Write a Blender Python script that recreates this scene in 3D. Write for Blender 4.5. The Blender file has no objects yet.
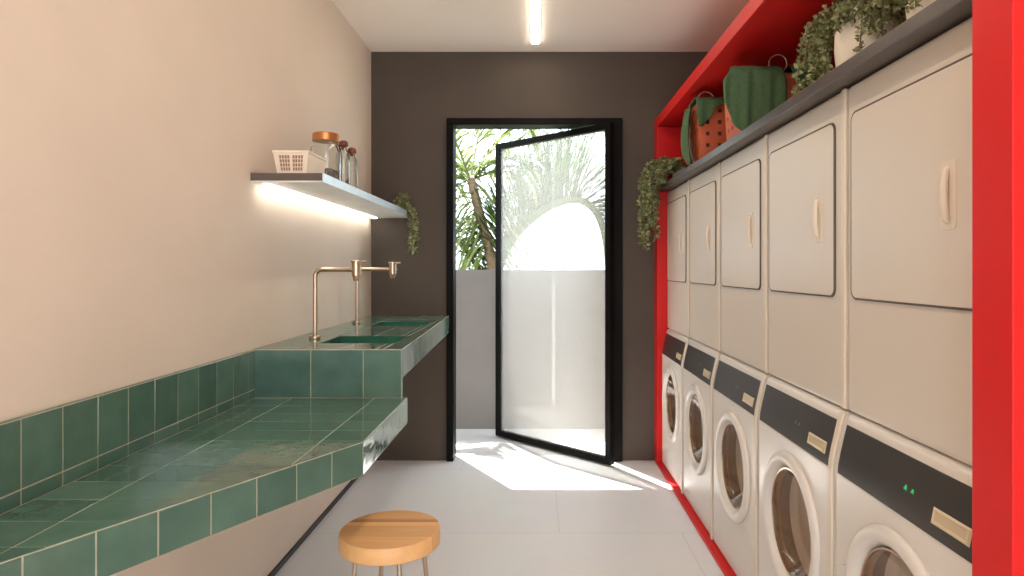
import bpy, bmesh, math, random
from mathutils import Vector, Matrix
random.seed(7)
R = random.Random(11)
PI = math.pi
sc = bpy.context.scene
COL = sc.collection

# ------------------------------------------------------------------ materials
def nodes_of(name):
    m = bpy.data.materials.new(name); m.use_nodes = True
    nt = m.node_tree; nt.nodes.clear()
    out = nt.nodes.new('ShaderNodeOutputMaterial')
    return m, nt, out

def mat(name, col, rough=.5, metal=0, nscale=8, namt=.06, bump=0, bscale=None, coat=0, spec=.5, stretch=None, trans=0):
    m, nt, out = nodes_of(name)
    N, Lk = nt.nodes.new, nt.links.new
    b = N('ShaderNodeBsdfPrincipled'); Lk(b.outputs[0], out.inputs[0])
    b.inputs['Roughness'].default_value = rough; b.inputs['Metallic'].default_value = metal
    b.inputs['Coat Weight'].default_value = coat; b.inputs['Coat Roughness'].default_value = .06
    b.inputs['Specular IOR Level'].default_value = spec
    tc = N('ShaderNodeTexCoord')
    src = tc.outputs['Object']
    if stretch:
        mp = N('ShaderNodeMapping'); mp.inputs['Scale'].default_value = stretch
        Lk(src, mp.inputs[0]); src = mp.outputs[0]
    nz = N('ShaderNodeTexNoise'); nz.inputs['Scale'].default_value = nscale; nz.inputs['Detail'].default_value = 4
    Lk(src, nz.inputs['Vector'])
    rp = N('ShaderNodeValToRGB')
    rp.color_ramp.elements[0].position = .3; rp.color_ramp.elements[1].position = .7
    rp.color_ramp.elements[0].color = [max(0, c*(1-namt)) for c in col[:3]]+[1]
    rp.color_ramp.elements[1].color = [min(1, c*(1+namt)) for c in col[:3]]+[1]
    Lk(nz.outputs['Fac'], rp.inputs[0]); Lk(rp.outputs[0], b.inputs['Base Color'])
    if bump:
        n2 = N('ShaderNodeTexNoise'); n2.inputs['Scale'].default_value = bscale or nscale*4; n2.inputs['Detail'].default_value = 5
        Lk(src, n2.inputs['Vector'])
        bp = N('ShaderNodeBump'); bp.inputs['Strength'].default_value = bump; bp.inputs['Distance'].default_value = .01
        Lk(n2.outputs['Fac'], bp.inputs['Height']); Lk(bp.outputs[0], b.inputs['Normal'])
    if trans:
        t = N('ShaderNodeBsdfTranslucent'); mx = N('ShaderNodeMixShader'); mx.inputs[0].default_value = trans
        Lk(rp.outputs[0], t.inputs[0]); Lk(b.outputs[0], mx.inputs[1]); Lk(t.outputs[0], mx.inputs[2]); Lk(mx.outputs[0], out.inputs[0])
    return m

def emit(name, col, s):
    m, nt, out = nodes_of(name)
    e = nt.nodes.new('ShaderNodeEmission'); e.inputs[0].default_value = (*col, 1); e.inputs[1].default_value = s
    nt.links.new(e.outputs[0], out.inputs[0]); return m

def thin_glass(name, tint=(.97, .98, .98), veil=0., veil_col=(.9, .92, .9), ior=1.45, rough=.01):
    m, nt, out = nodes_of(name); N, Lk = nt.nodes.new, nt.links.new
    t = N('ShaderNodeBsdfTransparent'); t.inputs[0].default_value = (*tint, 1)
    g = N('ShaderNodeBsdfGlossy'); g.inputs['Roughness'].default_value = rough
    lw = N('ShaderNodeLayerWeight'); lw.inputs[0].default_value = .5      # Schlick fresnel, the same from both sides
    pw = N('ShaderNodeMath'); pw.operation = 'POWER'; pw.inputs[1].default_value = 5; Lk(lw.outputs['Facing'], pw.inputs[0])
    f0 = ((ior-1)/(ior+1))**2
    fr = N('ShaderNodeMath'); fr.operation = 'MULTIPLY_ADD'; fr.inputs[1].default_value = 1-f0; fr.inputs[2].default_value = f0
    Lk(pw.outputs[0], fr.inputs[0])
    last = t.outputs[0]
    if veil:
        d = N('ShaderNodeBsdfDiffuse'); d.inputs[0].default_value = (*veil_col, 1)
        tr = N('ShaderNodeBsdfTranslucent'); tr.inputs[0].default_value = (*veil_col, 1)
        a = N('ShaderNodeMixShader'); a.inputs[0].default_value = .6
        Lk(d.outputs[0], a.inputs[1]); Lk(tr.outputs[0], a.inputs[2])
        v = N('ShaderNodeMixShader'); v.inputs[0].default_value = veil
        Lk(last, v.inputs[1]); Lk(a.outputs[0], v.inputs[2]); last = v.outputs[0]
    mx = N('ShaderNodeMixShader')
    Lk(fr.outputs[0], mx.inputs[0]); Lk(last, mx.inputs[1]); Lk(g.outputs[0], mx.inputs[2]); Lk(mx.outputs[0], out.inputs[0])
    return m

def tile_mat():
    m, nt, out = nodes_of('green_glazed_tile'); N, Lk = nt.nodes.new, nt.links.new
    b = N('ShaderNodeBsdfPrincipled'); Lk(b.outputs[0], out.inputs[0])
    b.inputs['Roughness'].default_value = .09
    b.inputs['Specular IOR Level'].default_value = .6
    at = N('ShaderNodeAttribute'); at.attribute_name = 'tint'
    tc = N('ShaderNodeTexCoord'); nz = N('ShaderNodeTexNoise'); nz.inputs['Scale'].default_value = 14; nz.inputs['Detail'].default_value = 5
    Lk(tc.outputs['Object'], nz.inputs['Vector'])
    ad = N('ShaderNodeMath'); ad.operation = 'MULTIPLY_ADD'; ad.inputs[1].default_value = .7
    Lk(nz.outputs['Fac'], ad.inputs[0]); Lk(at.outputs['Fac'], ad.inputs[2])
    rp = N('ShaderNodeValToRGB')
    rp.color_ramp.elements[0].position = .1; rp.color_ramp.elements[0].color = (.042, .095, .072, 1)
    rp.color_ramp.elements[1].position = 1.1; rp.color_ramp.elements[1].color = (.105, .200, .15, 1)
    Lk(ad.outputs[0], rp.inputs[0]); Lk(rp.outputs[0], b.inputs['Base Color'])
    n2 = N('ShaderNodeTexNoise'); n2.inputs['Scale'].default_value = 18; n2.inputs['Detail'].default_value = 3
    Lk(tc.outputs['Object'], n2.inputs['Vector'])
    bp = N('ShaderNodeBump'); bp.inputs['Strength'].default_value = .12; bp.inputs['Distance'].default_value = .01
    Lk(n2.outputs['Fac'], bp.inputs['Height']); Lk(bp.outputs[0], b.inputs['Normal'])
    return m

def floor_mat():
    m, nt, out = nodes_of('pale_floor_tile'); N, Lk = nt.nodes.new, nt.links.new
    b = N('ShaderNodeBsdfPrincipled'); Lk(b.outputs[0], out.inputs[0]); b.inputs['Roughness'].default_value = .36
    tc = N('ShaderNodeTexCoord'); mp = N('ShaderNodeMapping'); mp.inputs['Location'].default_value = (-.11, -.19, 0)
    Lk(tc.outputs['Object'], mp.inputs[0])
    br = N('ShaderNodeTexBrick'); br.inputs['Scale'].default_value = 1; br.inputs['Mortar Size'].default_value = .004
    br.inputs['Brick Width'].default_value = 1.2; br.inputs['Row Height'].default_value = 1.0; br.offset = .5
    br.inputs['Color1'].default_value = (.78, .785, .80, 1); br.inputs['Color2'].default_value = (.79, .795, .81, 1); br.inputs['Mortar'].default_value = (.70, .695, .69, 1)
    Lk(mp.outputs[0], br.inputs['Vector'])
    nz = N('ShaderNodeTexNoise'); nz.inputs['Scale'].default_value = 3; nz.inputs['Detail'].default_value = 6; Lk(tc.outputs['Object'], nz.inputs['Vector'])
    mx = N('ShaderNodeMix'); mx.data_type = 'RGBA'; mx.blend_type = 'MULTIPLY'; mx.inputs[0].default_value = .12
    Lk(br.outputs[0], mx.inputs[6]); Lk(nz.outputs['Color'], mx.inputs[7]); Lk(mx.outputs[2], b.inputs['Base Color'])
    return m

def wood_mat():
    m, nt, out = nodes_of('honey_wood'); N, Lk = nt.nodes.new, nt.links.new
    b = N('ShaderNodeBsdfPrincipled'); Lk(b.outputs[0], out.inputs[0]); b.inputs['Roughness'].default_value = .42
    tc = N('ShaderNodeTexCoord'); sp = N('ShaderNodeSeparateXYZ'); Lk(tc.outputs['Object'], sp.inputs[0])
    mp = N('ShaderNodeMapping'); mp.inputs['Scale'].default_value = (1.5, 22, 9); Lk(tc.outputs['Object'], mp.inputs[0])
    nz = N('ShaderNodeTexNoise'); nz.inputs['Scale'].default_value = 3; nz.inputs['Detail'].default_value = 5; Lk(mp.outputs[0], nz.inputs['Vector'])
    # glued staves of slightly different wood
    ml = N('ShaderNodeMath'); ml.operation = 'MULTIPLY_ADD'; ml.inputs[1].default_value = 3.1; ml.inputs[2].default_value = .5
    Lk(sp.outputs['Y'], ml.inputs[0])
    st = N('ShaderNodeValToRGB'); st.color_ramp.interpolation = 'CONSTANT'
    e = st.color_ramp.elements; e[0].position = 0; e[0].color = (.62, .62, .62, 1); e[1].position = .30; e[1].color = (.5, .5, .5, 1)
    for p, c in ((.57, .66), (.66, .2), (.73, .45)):
        q = e.new(p); q.color = (c, c, c, 1)
    Lk(ml.outputs[0], st.inputs[0])
    mx = N('ShaderNodeMath'); mx.operation = 'MULTIPLY_ADD'; mx.inputs[1].default_value = .35; Lk(nz.outputs['Fac'], mx.inputs[0]); Lk(st.outputs[0], mx.inputs[2])
    rp = N('ShaderNodeValToRGB'); rp.color_ramp.elements[0].position = .35; rp.color_ramp.elements[0].color = (.42, .19, .06, 1)
    rp.color_ramp.elements[1].position = .9; rp.color_ramp.elements[1].color = (.84, .49, .21, 1)
    Lk(mx.outputs[0], rp.inputs[0]); Lk(rp.outputs[0], b.inputs['Base Color'])
    return m

M = dict(
    cream_wall=mat('cream_plaster', (.71, .61, .51), .8, nscale=2.5, namt=.03, bump=.03, bscale=60),
    ceiling=mat('white_ceiling_paint', (.93, .85, .755), .85, nscale=2, namt=.02),
    brown_wall=mat('dark_brown_plaster', (.074, .055, .041), .7, nscale=3, namt=.07, bump=.05, bscale=40),
    floor=floor_mat(), tile=tile_mat(),
    grout=mat('sandy_grout', (.42, .38, .29), .8, nscale=60, namt=.1),
    outer_wall=mat('grey_render', (.215, .195, .18), .85, nscale=4, namt=.05),
    pale_strip=mat('pale_strip_finish', (.34, .32, .295), .6),
    ground=mat('outdoor_paving', (.52, .51, .50), .7, nscale=5, namt=.04),
    black=mat('black_steel', (.005, .0045, .004), .5, nscale=20, spec=.08),
    gap_shade=mat('gap_shade_dark', (.03, .03, .035), .5),
    door_glass=thin_glass('door_glass', veil=.20, veil_col=(.95, .92, .86), ior=1.3),
    red=mat('red_lacquer', (.60, .010, .010), .42, nscale=2, namt=.03, spec=.25),
    enamel=mat('cream_enamel', (.62, .545, .465), .34, nscale=2, namt=.015),
    enamel2=mat('cream_plastic', (.68, .59, .48), .38, nscale=3, namt=.015),
    white_enamel=mat('washer_enamel', (.68, .63, .575), .28, nscale=2, namt=.015),
    seam=mat('dark_seam', (.10, .08, .065), .7),
    panel=mat('charcoal_panel', (.034, .027, .024), .34, nscale=5, namt=.05),
    gold=mat('champagne_pull', (.62, .50, .33), .35, metal=.25),
    steel=mat('drum_steel', (.62, .48, .36), .27, metal=1, nscale=30, namt=.08, bump=.1, bscale=120),
    dark_rubber=mat('grey_rubber', (.26, .19, .14), .5),
    bowl=thin_glass('washer_bowl_glass', tint=(.84, .76, .68), ior=1.75),
    mark=mat('grey_print', (.22, .22, .22), .4),
    led_green=emit('green_indicator', (.05, .9, .25), 0.4),
    stone=mat('brown_grey_stone', (.070, .053, .047), .32, nscale=12, namt=.15),
    brass=mat('brushed_bronze', (.55, .42, .31), .3, metal=1, nscale=40, namt=.05),
    shelf=mat('umber_laminate', (.105, .075, .06), .5, nscale=20, namt=.1),
    shelf_white=mat('white_laminate', (.82, .82, .80), .5),
    alu=mat('satin_aluminium', (.66, .72, .78), .3, metal=.8, nscale=30),
    shelf_led=emit('shelf_led', (1, .93, .82), 8),
    ceil_led=emit('ceiling_led', (1, .86, .70), 16),
    wicker=mat('cream_basket_plastic', (.82, .70, .56), .5),
    liner=mat('brown_liner', (.40, .20, .12), .9, nscale=80, namt=.2),
    copper=mat('copper_lid', (.62, .27, .10), .3, metal=.7, nscale=30),
    cork=mat('red_brown_stopper', (.19, .045, .025), .5, nscale=40, namt=.15),
    wood=wood_mat(),
    leg=mat('bronze_rod', (.50, .40, .31), .35, metal=1),
    orange=mat('terracotta_plastic', (.60, .125, .05), .55, nscale=10),
    green_cloth=mat('green_linen', (.066, .125, .055), .9, nscale=60, namt=.12, bump=.15, bscale=300),
    wire=mat('pale_wire', (.42, .30, .22), .4, metal=.4),
    pot=mat('cream_ceramic', (.74, .66, .55), .5, nscale=15, namt=.05),
    soil=mat('soil', (.05, .035, .025), .95, nscale=60, namt=.4),
    leaf=mat('vine_leaf', (.19, .21, .08), .5, nscale=25, namt=.45, trans=.2),
    leaf2=mat('pale_vine_leaf', (.36, .36, .19), .5, nscale=25, namt=.4, trans=.2),
    stem=mat('vine_stem', (.11, .10, .04), .7),
    palm=mat('palm_leaf', (.14, .18, .05), .45, nscale=3, namt=.35, trans=.45),
    palm2=mat('pale_palm_leaf', (.28, .32, .15), .45, nscale=3, namt=.3, trans=.5),
    arch=mat('arching_leaf', (.045, .080, .018), .5, nscale=3, namt=.3, trans=.4),
    arch2=mat('arching_leaf_pale', (.085, .135, .040), .5, nscale=3, namt=.3, trans=.4),
    bark=mat('palm_bark', (.33, .23, .16), .9, nscale=18, namt=.35, bump=.5, bscale=30, stretch=(1, 1, 3)),
)
def glass_mat():
    m, nt, out = nodes_of('jar_glass')
    b = nt.nodes.new('ShaderNodeBsdfPrincipled'); nt.links.new(b.outputs[0], out.inputs[0])
    b.inputs['Transmission Weight'].default_value = 1; b.inputs['Roughness'].default_value = .02
    b.inputs['Base Color'].default_value = (.93, .95, .93, 1); b.inputs['IOR'].default_value = 1.45
    return m
M['jar'] = glass_mat()
M['grain'] = mat('grey_granules', (.30, .27, .25), .9, nscale=90, namt=.5)

# ------------------------------------------------------------------ bmesh helpers
def B(): return bmesh.new()

def box(bm, x0, x1, y0, y1, z0, z1, mi=0):
    v = [bm.verts.new(p) for p in ((x0,y0,z0),(x1,y0,z0),(x1,y1,z0),(x0,y1,z0),(x0,y0,z1),(x1,y0,z1),(x1,y1,z1),(x0,y1,z1))]
    fs = [bm.faces.new([v[i] for i in q]) for q in ((3,2,1,0),(4,5,6,7),(0,1,5,4),(1,2,6,5),(2,3,7,6),(3,0,4,7))]
    for f in fs: f.material_index = mi
    return fs

def prism(bm, pts, axis, a, b):
    """pts: 2-D outline; axis: the extrusion axis 0/1/2"""
    def P(p, h):
        if axis == 0: return (h, p[0], p[1])
        if axis == 1: return (p[0], h, p[1])
        return (p[0], p[1], h)
    lo = [bm.verts.new(P(p, a)) for p in pts]; hi = [bm.verts.new(P(p, b)) for p in pts]
    n = len(pts)
    bm.faces.new(lo[::-1]); bm.faces.new(hi)
    for i in range(n): bm.faces.new((lo[i], lo[(i+1) % n], hi[(i+1) % n], hi[i]))
    bmesh.ops.recalc_face_normals(bm, faces=bm.faces)

def rrect(a0, a1, b0, b1, r, n=6):
    out = []
    for (ca, cb, t0) in ((a1-r, b1-r, 0), (a0+r, b1-r, PI/2), (a0+r, b0+r, PI), (a1-r, b0+r, 1.5*PI)):
        for k in range(n+1):
            t = t0 + k/n*PI/2; out.append((ca+r*math.cos(t), cb+r*math.sin(t)))
    return out

def lathe(bm, prof, c, axis='Z', n=32, closed=False):
    """prof: list of (radius, height) along the axis from c"""
    rings = []
    for r, h in prof:
        ring = []
        for k in range(n):
            t = 2*PI*k/n; a, b = r*math.cos(t), r*math.sin(t)
            p = {'Z': (a, b, h), 'X': (h, a, b), 'Y': (a, h, b)}[axis]
            ring.append(bm.verts.new((c[0]+p[0], c[1]+p[1], c[2]+p[2])))
        rings.append(ring)
    pairs = list(zip(rings, rings[1:]))
    if closed: pairs.append((rings[-1], rings[0]))
    for A, Bq in pairs:
        for k in range(n): bm.faces.new((A[k], A[(k+1) % n], Bq[(k+1) % n], Bq[k]))
    if not closed:
        if prof[0][0] > 1e-4: bm.faces.new(rings[0][::-1])
        if prof[-1][0] > 1e-4: bm.faces.new(rings[-1])
    bmesh.ops.remove_doubles(bm, verts=bm.verts, dist=1e-5)
    bmesh.ops.recalc_face_normals(bm, faces=bm.faces)

def tube(bm, pts, rad, n=10, closed=False):
    pts = [Vector(p) for p in pts]; m = len(pts)
    rads = rad if isinstance(rad, (list, tuple)) else [rad]*m
    rings = []; up = None
    for i, p in enumerate(pts):
        a = pts[(i-1) % m] if (closed or i > 0) else p; b = pts[(i+1) % m] if (closed or i < m-1) else p
        t = (b-a).normalized()
        if up is None:
            up = Vector((0, 0, 1)) if abs(t.z) < .9 else Vector((1, 0, 0))
        u = (up - t*up.dot(t)).normalized(); up = u; w = t.cross(u)
        rings.append([bm.verts.new(p + (u*math.cos(2*PI*k/n) + w*math.sin(2*PI*k/n))*rads[i]) for k in range(n)])
    for i in range(m if closed else m-1):
        A, Q = rings[i], rings[(i+1) % m]
        for k in range(n): bm.faces.new((A[k], A[(k+1) % n], Q[(k+1) % n], Q[k]))
    if not closed: bm.faces.new(rings[0][::-1]); bm.faces.new(rings[-1])

def arc_pts(c, r, t0, t1, n, plane):
    o = []
    for k in range(n+1):
        t = t0+(t1-t0)*k/n; a, b = r*math.cos(t), r*math.sin(t)
        o.append((c[0]+a, c[1], c[2]+b) if plane == 'XZ' else (c[0], c[1]+a, c[2]+b))
    return o

# ------------------------------------------------------------------ scene helpers
BASE = {}
def thing(name, loc, label, cat, group=None):
    o = bpy.data.objects.new(name, None); COL.objects.link(o); o.location = loc; o.empty_display_size = .1
    o['label'] = label; o['category'] = cat
    if group: o['group'] = group
    BASE[o.name] = Vector(loc); return o

def obj(name, bm, ms, parent=None, smooth=False, bevel=0, label=None, loc=None, ang=35):
    """bm is in world coordinates; it is moved to the parent's origin (or to loc)"""
    base = BASE[parent.name] if parent is not None else Vector(loc or (0, 0, 0))
    bmesh.ops.translate(bm, verts=bm.verts, vec=-base)
    if smooth:
        for f in bm.faces: f.smooth = True
        for e in bm.edges:
            if len(e.link_faces) == 2 and e.calc_face_angle(0) > math.radians(ang): e.smooth = False
    me = bpy.data.meshes.new(name); bm.to_mesh(me); bm.free()
    for m in (ms if isinstance(ms, (list, tuple)) else [ms]): me.materials.append(M[m] if isinstance(m, str) else m)
    o = bpy.data.objects.new(name, me); COL.objects.link(o)
    if parent is not None: o.parent = parent
    else: o.location = base
    BASE[o.name] = base
    if bevel:
        md = o.modifiers.new('bevel', 'BEVEL'); md.width = bevel; md.segments = 3; md.limit_method = 'ANGLE'; md.angle_limit = math.radians(40)
    if label: o['label'] = label
    return o

def struct(name, bm, ms, label=None, cat=None, parent=None, **k):
    o = obj(name, bm, ms, parent, **k)
    if parent is None:
        o['kind'] = 'structure'
        if label: o['label'] = label
        if cat: o['category'] = cat
    return o

def copy_tree(o, parent=None):
    c = o.copy(); COL.objects.link(c)
    if parent is not None: c.parent = parent
    for ch in [q for q in bpy.data.objects if q.parent is o]: copy_tree(ch, c)
    return c

# ------------------------------------------------------------------ measures
XL, XR, YB, YF, ZC = -1.12, 1.47, 4.39, -2.4, 2.76
T = .12
# ------------------------------------------------------------------ setting
b = B(); box(b, XL-T, XR+T, YF, YB+T, -.1, 0)
struct('floor', b, 'floor', 'pale large-format tiled floor of the laundry room', 'floor')
b = B(); box(b, XL-T, XR+T, YF, YB+T, ZC, ZC+.15)
struct('ceiling', b, 'ceiling', 'off-white ceiling with one slim light line', 'ceiling')
b = B(); box(b, XL-T, XL, YF, YB, 0, ZC)
struct('wall_left', b, 'cream_wall', 'cream plastered wall on the left', 'wall')
b = B(); box(b, XR, XR+T, YF, YB, 0, ZC)
struct('wall_right', b, 'cream_wall', 'cream wall behind the row of machines', 'wall')
DX0, DX1, DZ = -.585, .548, 2.285
b = B()
box(b, XL-T, DX0, YB, YB+T, 0, ZC); box(b, DX1, XR+T, YB, YB+T, 0, ZC); box(b, DX0, DX1, YB, YB+T, DZ, ZC)
struct('wall_back', b, 'brown_wall', 'dark brown end wall around the glass door', 'wall')
# wall behind the viewer, with a wide opening added to let sky light in
b = B()
box(b, XL, -.95, YF, YF+T, 0, ZC); box(b, 1.3, XR, YF, YF+T, 0, ZC); box(b, -.95, 1.3, YF, YF+T, 2.65, ZC)
struct('wall_front', b, 'cream_wall', 'wall behind the viewer with a wide opening added for daylight', 'wall')
b = B(); box(b, XL, XL+.012, YF+T, YB, 0, .022)  # dark strip standing in for the shaded gap at the wall foot
struct('shadow_gap_left', b, 'gap_shade', 'thin dark strip for the shadow gap along the left wall', 'shadow_gap')
# outside
b = B(); box(b, -7, 7, YB+T, 5.30, -.1, 0)
struct('floor_outside', b, 'ground', 'pale paving outside the open door', 'paving')
b = B(); box(b, -7, 7, 5.25, 5.40, 0, 1.285)
struct('wall_outside', b, 'outer_wall', 'low grey garden wall outside the door', 'wall')
b = B(); box(b, -1.75, -1.60, YB+T, 5.25, 0, 3.0)  # unseen wall, added to keep the sky's reflection off the door glass
struct('wall_reflection_block', b, 'outer_wall', 'unseen wall added outside the door to block sky reflections', 'wall')
b = B(); box(b, .115, .145, 5.238, 5.2499, .24, 1.16)  # narrow pale strip added on the low wall for an unidentified pale line
struct('strip_1', b, 'pale_strip', 'narrow pale vertical strip on the low outside wall', 'strip', bevel=.003)
b = B(); box(b, -9, 9, 5.40, 30, -.15, -.05)
struct('ground_garden', b, mat('garden_soil', (.22, .25, .12), .95, nscale=3, namt=.3), 'garden ground beyond the low wall', 'ground')

b = B(); box(b, -8, 8, -14, YF, -.1, -.001)  # out-of-view ground added so sunlight bounces up to the ceiling
struct('floor_bounce', b, 'ground', 'unseen pale ground added behind the viewer to bounce sunlight', 'paving')
# ------------------------------------------------------------------ door
door = bpy.data.objects.new('door_1', None); COL.objects.link(door); door.location = (0, YB, 0)
door['kind'] = 'structure'; door['label'] = 'black steel framed glass pivot door standing open to the garden'; door['category'] = 'door'
BASE[door.name] = Vector((0, YB, 0))
for x0, x1 in ((-.608, -.561), (.507, .574)):
    b = B(); box(b, x0, x1, YB-.03, YB+T, 0, 2.262); obj('jamb', b, 'black', door, bevel=.004)
b = B(); box(b, -.608, .574, YB-.03, YB+T, 2.262, 2.307); obj('head_rail', b, 'black', door, bevel=.004)
P0, P1 = Vector((.492, 4.255, 0)), Vector((-.305, 5.02, 0))
LD = (P1-P0).normalized(); LN = Vector((-LD.y, LD.x, 0)); LL = (P1-P0).length
def leafbox(bm, a0, a1, z0, z1, t):
    vs = []
    for z in (z0, z1):
        for a, s in ((a0, -t), (a1, -t), (a1, t), (a0, t)):
            p = P0+LD*a+LN*s; vs.append(bm.verts.new((p.x, p.y, z)))
    for q in ((3,2,1,0),(4,5,6,7),(0,1,5,4),(1,2,6,5),(2,3,7,6),(3,0,4,7)): bm.faces.new([vs[i] for i in q])
    bmesh.ops.recalc_face_normals(bm, faces=bm.faces)
b = B(); s = .042
leafbox(b, 0, s, .012, 2.252, .022); leafbox(b, LL-s, LL, .012, 2.252, .022)
leafbox(b, s, LL-s, 2.252-s, 2.252, .022); leafbox(b, s, LL-s, .012, .012+s, .022)
leaf = obj('leaf_frame', b, 'black', door)
b = B(); leafbox(b, s-.004, LL-s+.004, .05, 2.215, .003); obj('glass_pane', b, 'door_glass', leaf)

# ------------------------------------------------------------------ tiles
def tile_up(bm, jobs, skip=None, g=.0022, tilt=.0005):
    for test, planes in jobs:
        for co, no in planes:
            fs = [f for f in bm.faces if test(f)]
            geom = set(fs)
            for f in fs: geom.update(f.edges); geom.update(f.verts)
            bmesh.ops.bisect_plane(bm, geom=list(geom), plane_co=co, plane_no=no, dist=1e-5)
    if skip:
        bmesh.ops.delete(bm, geom=[f for f in bm.faces if skip(f)], context='FACES_ONLY')
    tl = [f for f in bm.faces if any(t(f) for t, _ in jobs)]
    lay = bm.loops.layers.float_color.new('tint')
    for f in bm.faces: f.material_index = 1
    bmesh.ops.inset_individual(bm, faces=tl, thickness=g, depth=0)
    r = bmesh.ops.inset_individual(bm, faces=tl, thickness=.0012, depth=.0012)
    for f in r['faces']: f.material_index = 0
    for f in tl:
        f.material_index = 0; v = R.uniform(0, .42)
        n = f.normal.copy(); c = f.calc_center_median()
        ax = Vector((R.uniform(-1, 1), R.uniform(-1, 1), R.uniform(-1, 1)))*.006
        for vert in f.verts: vert.co += n*max(-tilt, min(tilt, ax.dot(vert.co-c)))
        for l in f.loops:
            l[lay] = (v, v, v, 1)
        for e in f.edges:
            for f2 in e.link_faces:
                if f2 is not f and f2.material_index == 0:
                    for l in f2.loops: l[lay] = (v, v, v, 1)

def planes(axis, vals):
    no = [0, 0, 0]; no[axis] = 1
    return [((tuple(v if i == axis else 0 for i in range(3))), tuple(no)) for v in vals]
def fr(a, bq, st):
    o = []; 
    while a < bq-1e-6: o.append(a); a += st
    return o
up = lambda f: f.normal.z > .9
# bench
ZB0, ZB = .692, .79
C0 = (-.51, 2.558); C1 = (-.51, 1.905)
D = Vector((-.4155, -.78, 0)).normalized()     # the slanted front runs back to the wall
tt = (C1[0]-XL)/(-D.x)
C2 = (XL, C1[1]+D.y*tt)
bench = thing('tiled_bench', (-.8, 2.0, ZB0), 'low green tiled bench slab with slanted front under the cream wall', 'bench')
b = B(); prism(b, [C0, (XL, C0[1]), C2, C1], 2, ZB0, ZB)
dn = Vector((-D.y, D.x, 0))
if dn.x < 0: dn = -dn
slant = lambda f: abs(f.normal.z) < .1 and f.normal.dot(dn) > .95
flat = lambda f: f.normal.x > .97
C1v = Vector((*C1, 0))
tile_up(b, [(up, planes(0, [-.957, -.635]) + planes(1, fr(.70, 2.55, .1215))),
            (slant, [(C1v+D*(.122*k), D) for k in range(1, 12)]),
            (flat, planes(1, fr(2.03, 2.5, .122)))])
obj('bench_top', b, ['tile', 'grout'], bench)
# counter with two basins
ZK0, ZK = .868, .98
counter = thing('tiled_counter', (-.85, 3.4, ZK0), 'raised green tiled sink counter between the bench and the dark wall', 'counter')
K = [(-.53, 2.56), (-.592, 4.387), (XL+.001, 4.387), (XL+.001, 2.56)]
SINKS = [(-.93, -.605, 2.76, 3.06), (-.93, -.635, 3.58, 3.90)]
b = B(); prism(b, K, 2, ZK0, ZK)
insink = lambda f: up(f) and any(x0 < f.calc_center_median().x < x1 and y0 < f.calc_center_median().y < y1 for x0, x1, y0, y1 in SINKS)
near = lambda f: f.normal.y < -.9
right = lambda f: f.normal.x > .9
tile_up(b, [(up, planes(0, [-.93, -.76, -.635, -.605]) + planes(1, [2.76, 3.06, 3.58, 3.90, 2.66, 3.18, 3.30, 3.44, 4.02, 4.14, 4.26])),
            (right, planes(1, fr(2.70, 4.36, .14)))], skip=insink)
obj('countertop', b, ['tile', 'grout'], counter)
b = B(); box(b, XL+.001, -.53, 2.543, 2.5595, ZB+.0015, ZK)
tile_up(b, [(near, planes(0, [-1.03, -.885, -.68])), (right, [])])
obj('riser', b, ['tile', 'grout'], counter)
for i, (x0, x1, y0, y1) in enumerate(SINKS):
    s = thing('sink', ((x0+x1)/2, (y0+y1)/2, ZK-.10), ['green sunken rectangular sink nearer the bench, beside the front faucet',
              'green sunken rectangular sink nearer the dark wall, beside the far faucet'][i], 'sink', 'sinks in the tiled counter')
    b = B(); t = .006; zb = ZK-.095
    x0 += .0005; x1 -= .0005; y0 += .0005; y1 -= .0005
    box(b, x0, x1, y0, y1, zb-.006, zb)
    box(b, x0, x0+t, y0, y1, zb, ZK-.001); box(b, x1-t, x1, y0, y1, zb, ZK-.001)
    box(b, x0+t, x1-t, y0, y0+t, zb, ZK-.001); box(b, x0+t, x1-t, y1-t, y1, zb, ZK-.001)
    obj('basin', b, mat('sink_glaze', (.035, .13, .085), .15, nscale=10, namt=.2), s)
    b = B(); lathe(b, [(.028, 0), (.028, .003), (.02, .004), (.008, .001), (0, .001)], ((x0+x1)/2, (y0+y1)/2, zb)); obj('drain', b, 'brass', s, smooth=True)
# backsplash
spl = thing('tiled_backsplash', (XL, 1.8, ZB), 'row of green tiles along the cream wall above the bench', 'backsplash')
b = B(); box(b, XL, XL+.016, .45, 2.558, ZB+.001, .978)
tile_up(b, [(right, planes(1, fr(.54, 2.5, .1215)) + planes(2, [ZB+.036])), (up, planes(1, fr(.54, 2.5, .1215)))])
obj('tile_strip', b, ['tile', 'grout'], spl)

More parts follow.
